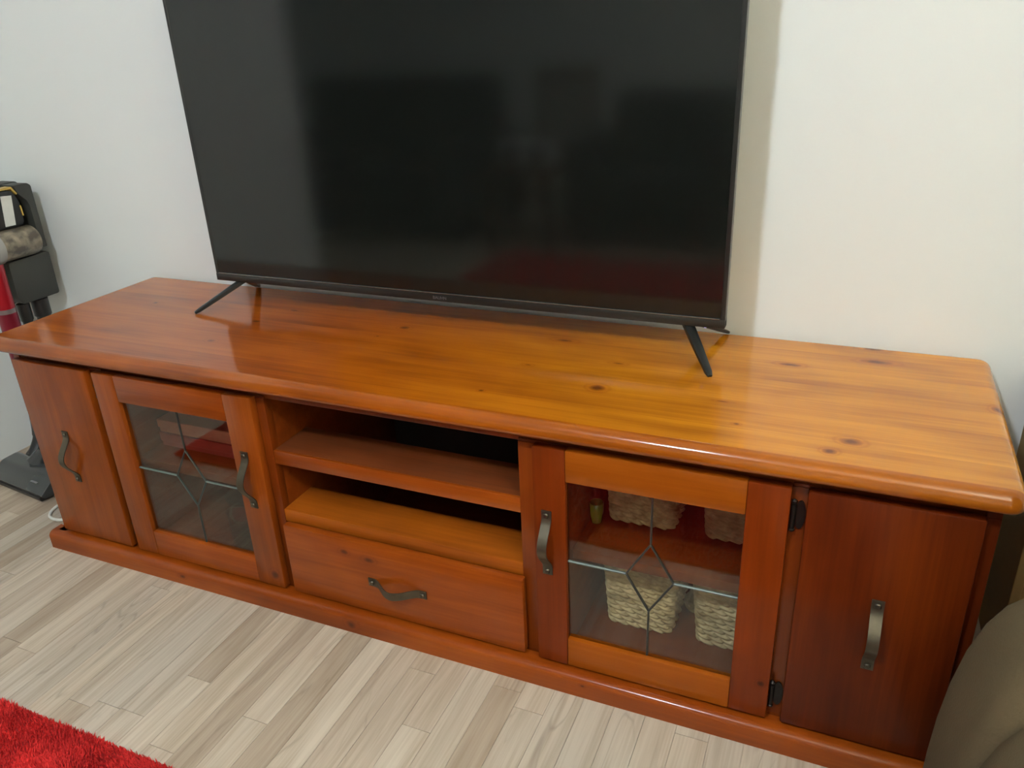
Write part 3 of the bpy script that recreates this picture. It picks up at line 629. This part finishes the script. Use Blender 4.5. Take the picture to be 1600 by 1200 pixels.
# ------------------------------------------------------------ taupe armchair at the right
M_taupe = simple('taupe_suede', (.112, .084, .045), .85, spec=.15, noise=.18, nscale=6, bump=.5, bscale=240)
def puff(x0, x1, y0, y1, z0, z1, r, seg=7, jig=.0):
    b = box(x0, x1, y0, y1, z0, z1, r, seg)
    for _ in range(2): bmesh.ops.smooth_vert(b, verts=b.verts[:], factor=.5, use_axis_x=True, use_axis_y=True, use_axis_z=True)
    return b
AX = 2.028
chair = empty('armchair', (2.45, -.55, 0), 'puffy taupe suede armchair in front of the right cabinet door', 'armchair')
def arm_section(x0, w, ztop, y0, y1, bul, n=18, m=10):
    """arm lobe: rounded arch section swept along y, pinched at the ends"""
    b = bmesh.new(); rows = []
    for j in range(m+1):
        t = j/m; y = y0+(y1-y0)*t; e = (1-abs(2*t-1)**5); k = .80+.20*e**.5 if 0 < t < 1 else .74
        row = []
        for i in range(n+1):
            a = math.pi*i/n
            ex = 2.6; cx, sz = math.cos(a), math.sin(a); s = (abs(cx)**ex+abs(sz)**ex)**(-1/ex)
            row.append(b.verts.new((x0+w/2-cx*s*w/2*k, y, .12+(ztop-.12)*sz*s*k if i not in (0, n) else .06)))
        rows.append(row)
    for a, c in zip(rows, rows[1:]):
        for i in range(n): b.faces.new((a[i], a[i+1], c[i+1], c[i]))
    b.faces.new(rows[0]); b.faces.new(rows[-1])
    for f in (rows,):
        for A, C in zip(rows, rows[1:]): b.faces.new((A[0], C[0], C[-1], A[-1]))
    return b
for x0 in (AX, AX+.66):
    obj('arm', arm_section(x0, .23, .515, -.085, -.290, .02, m=16), M_taupe, chair, 60)
    obj('arm_pad', arm_section(x0-.002, .234, .500, -.262, -.93, .02, m=20), M_taupe, chair, 60)
obj('seat_cushion', puff(AX+.20, AX+.70, -.95, -.30, .16, .44, .07), M_taupe, chair, 60)
obj('backrest', puff(AX+.13, AX+.77, -.32, -.088, .20, .72, .09), M_taupe, chair, 60)
obj('head_cushion', puff(AX+.15, AX+.75, -.34, -.10, .66, .98, .10), M_taupe, chair, 60)
obj('base', box(AX+.04, AX+.85, -.90, -.11, .03, .17, .01), M_taupe, chair)
for x in (AX+.07, AX+.82):
    for y in (-.86, -.15): obj('foot', lathe([(.022, 0), (.026, .035), (.026, .04)], (x, y, .0003), 14), M_blk, chair)

# ------------------------------------------------------------ tan wooden box beside the cabinet
M_tan = simple('tan_board', (.40, .26, .10), .6, noise=.12, nscale=14)
tb = empty('side_box', (2.42, .41, 0), 'tan wooden box standing between the cabinet and the wall corner', 'box')
obj('side_board', box(2.182, 2.198, .300, .5115, .0005, .56, .001, 1), M_tan, tb); obj('side_board', box(2.645, 2.661, .300, .5115, .0005, .56, .001, 1), M_tan, tb)
obj('front_board', box(2.198, 2.645, .302, .318, .03, .55, .001, 1), M_tan, tb); obj('lid', box(2.178, 2.665, .296, .512, .56, .58, .002, 1), M_tan, tb)

# ------------------------------------------------------------ the room behind the viewer, seen only in the screen
M_navy = simple('dark_navy_fabric', (.012, .014, .018), .8, bump=.3, nscale=200)
def sofa(x0, x1, y0, y1, top, label):
    t = empty('dark_sofa', ((x0+x1)/2, (y0+y1)/2, 0), label, 'sofa', 'dark seats behind the viewer')
    obj('base', puff(x0+.02, x1-.02, y0+.02, y1-.06, .04, .30, .04, 4), M_navy, t, 60); obj('backrest', puff(x0+.10, x1-.10, y0, y0+.26, .25, top, .07, 5), M_navy, t, 60)
    for a in (x0, x1-.20): obj('arm', puff(a, a+.20, y0+.05, y1, .05, .60, .06, 5), M_navy, t, 60)
    obj('seat_cushion', puff(x0+.19, x1-.19, y0+.22, y1+.01, .27, .45, .05, 4), M_navy, t, 60)
    for x in (x0+.08, x1-.08):
        for y in (y0+.1, y1-.15): obj('foot', lathe([(.02, 0), (.025, .05)], (x, y, .0003), 10), M_blk, t)
sofa(-1.95, -.31, -3.35, -2.35, .93, 'wide dark navy sofa reflected left of centre in the screen')
sofa(.28, 1.25, -3.35, -2.45, .82, 'dark navy armchair reflected at the right of the screen')
M_brown = wood('brown_table_wood', (.06, .018, .006), (.10, .03, .009), (.14, .044, .014), 'x', coat=.4)
def slat_chair():
    t = empty('slatted_chair', (-.07, -3.4, 0), 'brown slat-backed wooden chair reflected in the middle of the screen', 'chair')
    x0, x1, y = -.29, .15, -3.6
    obj('seat', box(x0, x1, y, y+.40, .43, .455, .005), M_brown, t)
    for x in (x0, x1-.035):
        obj('leg', box(x, x+.035, y, y+.035, .0003, .94, .004), M_brown, t); obj('leg', box(x, x+.035, y+.365, y+.40, .0003, .43, .004), M_brown, t)
    obj('top_rail', box(x0+.035, x1-.035, y+.005, y+.028, .86, .93, .004), M_brown, t)
    for k in range(5): obj('slat', box(x0+.06+k*.07, x0+.095+k*.07, y+.010, y+.024, .455, .86, .002), M_brown, t)
slat_chair()
def radio():
    t = empty('portable_speaker', (.045, -2.55, .46), 'white portable radio with two round speakers reflected in the screen', 'speaker')
    m = simple('white_casing', (.7, .7, .68), .4)
    tb = empty('low_table', (.055, -2.55, 0), 'small dark low table holding the white radio', 'table')
    obj('tabletop', box(-.15, .26, -2.75, -2.35, .43, .458, .004), M_brown, tb)
    for x in (-.14, .215):
        for y in (-2.74, -2.395): obj('leg', box(x, x+.035, y, y+.035, .0003, .43, .003), M_brown, tb)
    obj('casing', box(-.12, .21, -2.62, -2.50, .4585, .60, .02, 3), m, t)
    for x in (-.035, .125): obj('speaker_cone', lathe([(.055, 0), (.055, .006), (.045, .008), (.01, .002)], (x, -2.502, .53), 24, 'y'), M_blk, t)
    obj('handle', tube(smooth_path([(-.09, -2.56, .585), (-.07, -2.56, .64), (.045, -2.56, .65), (.16, -2.56, .64), (.18, -2.56, .585)]), .009, 8), M_blk, t)
radio()
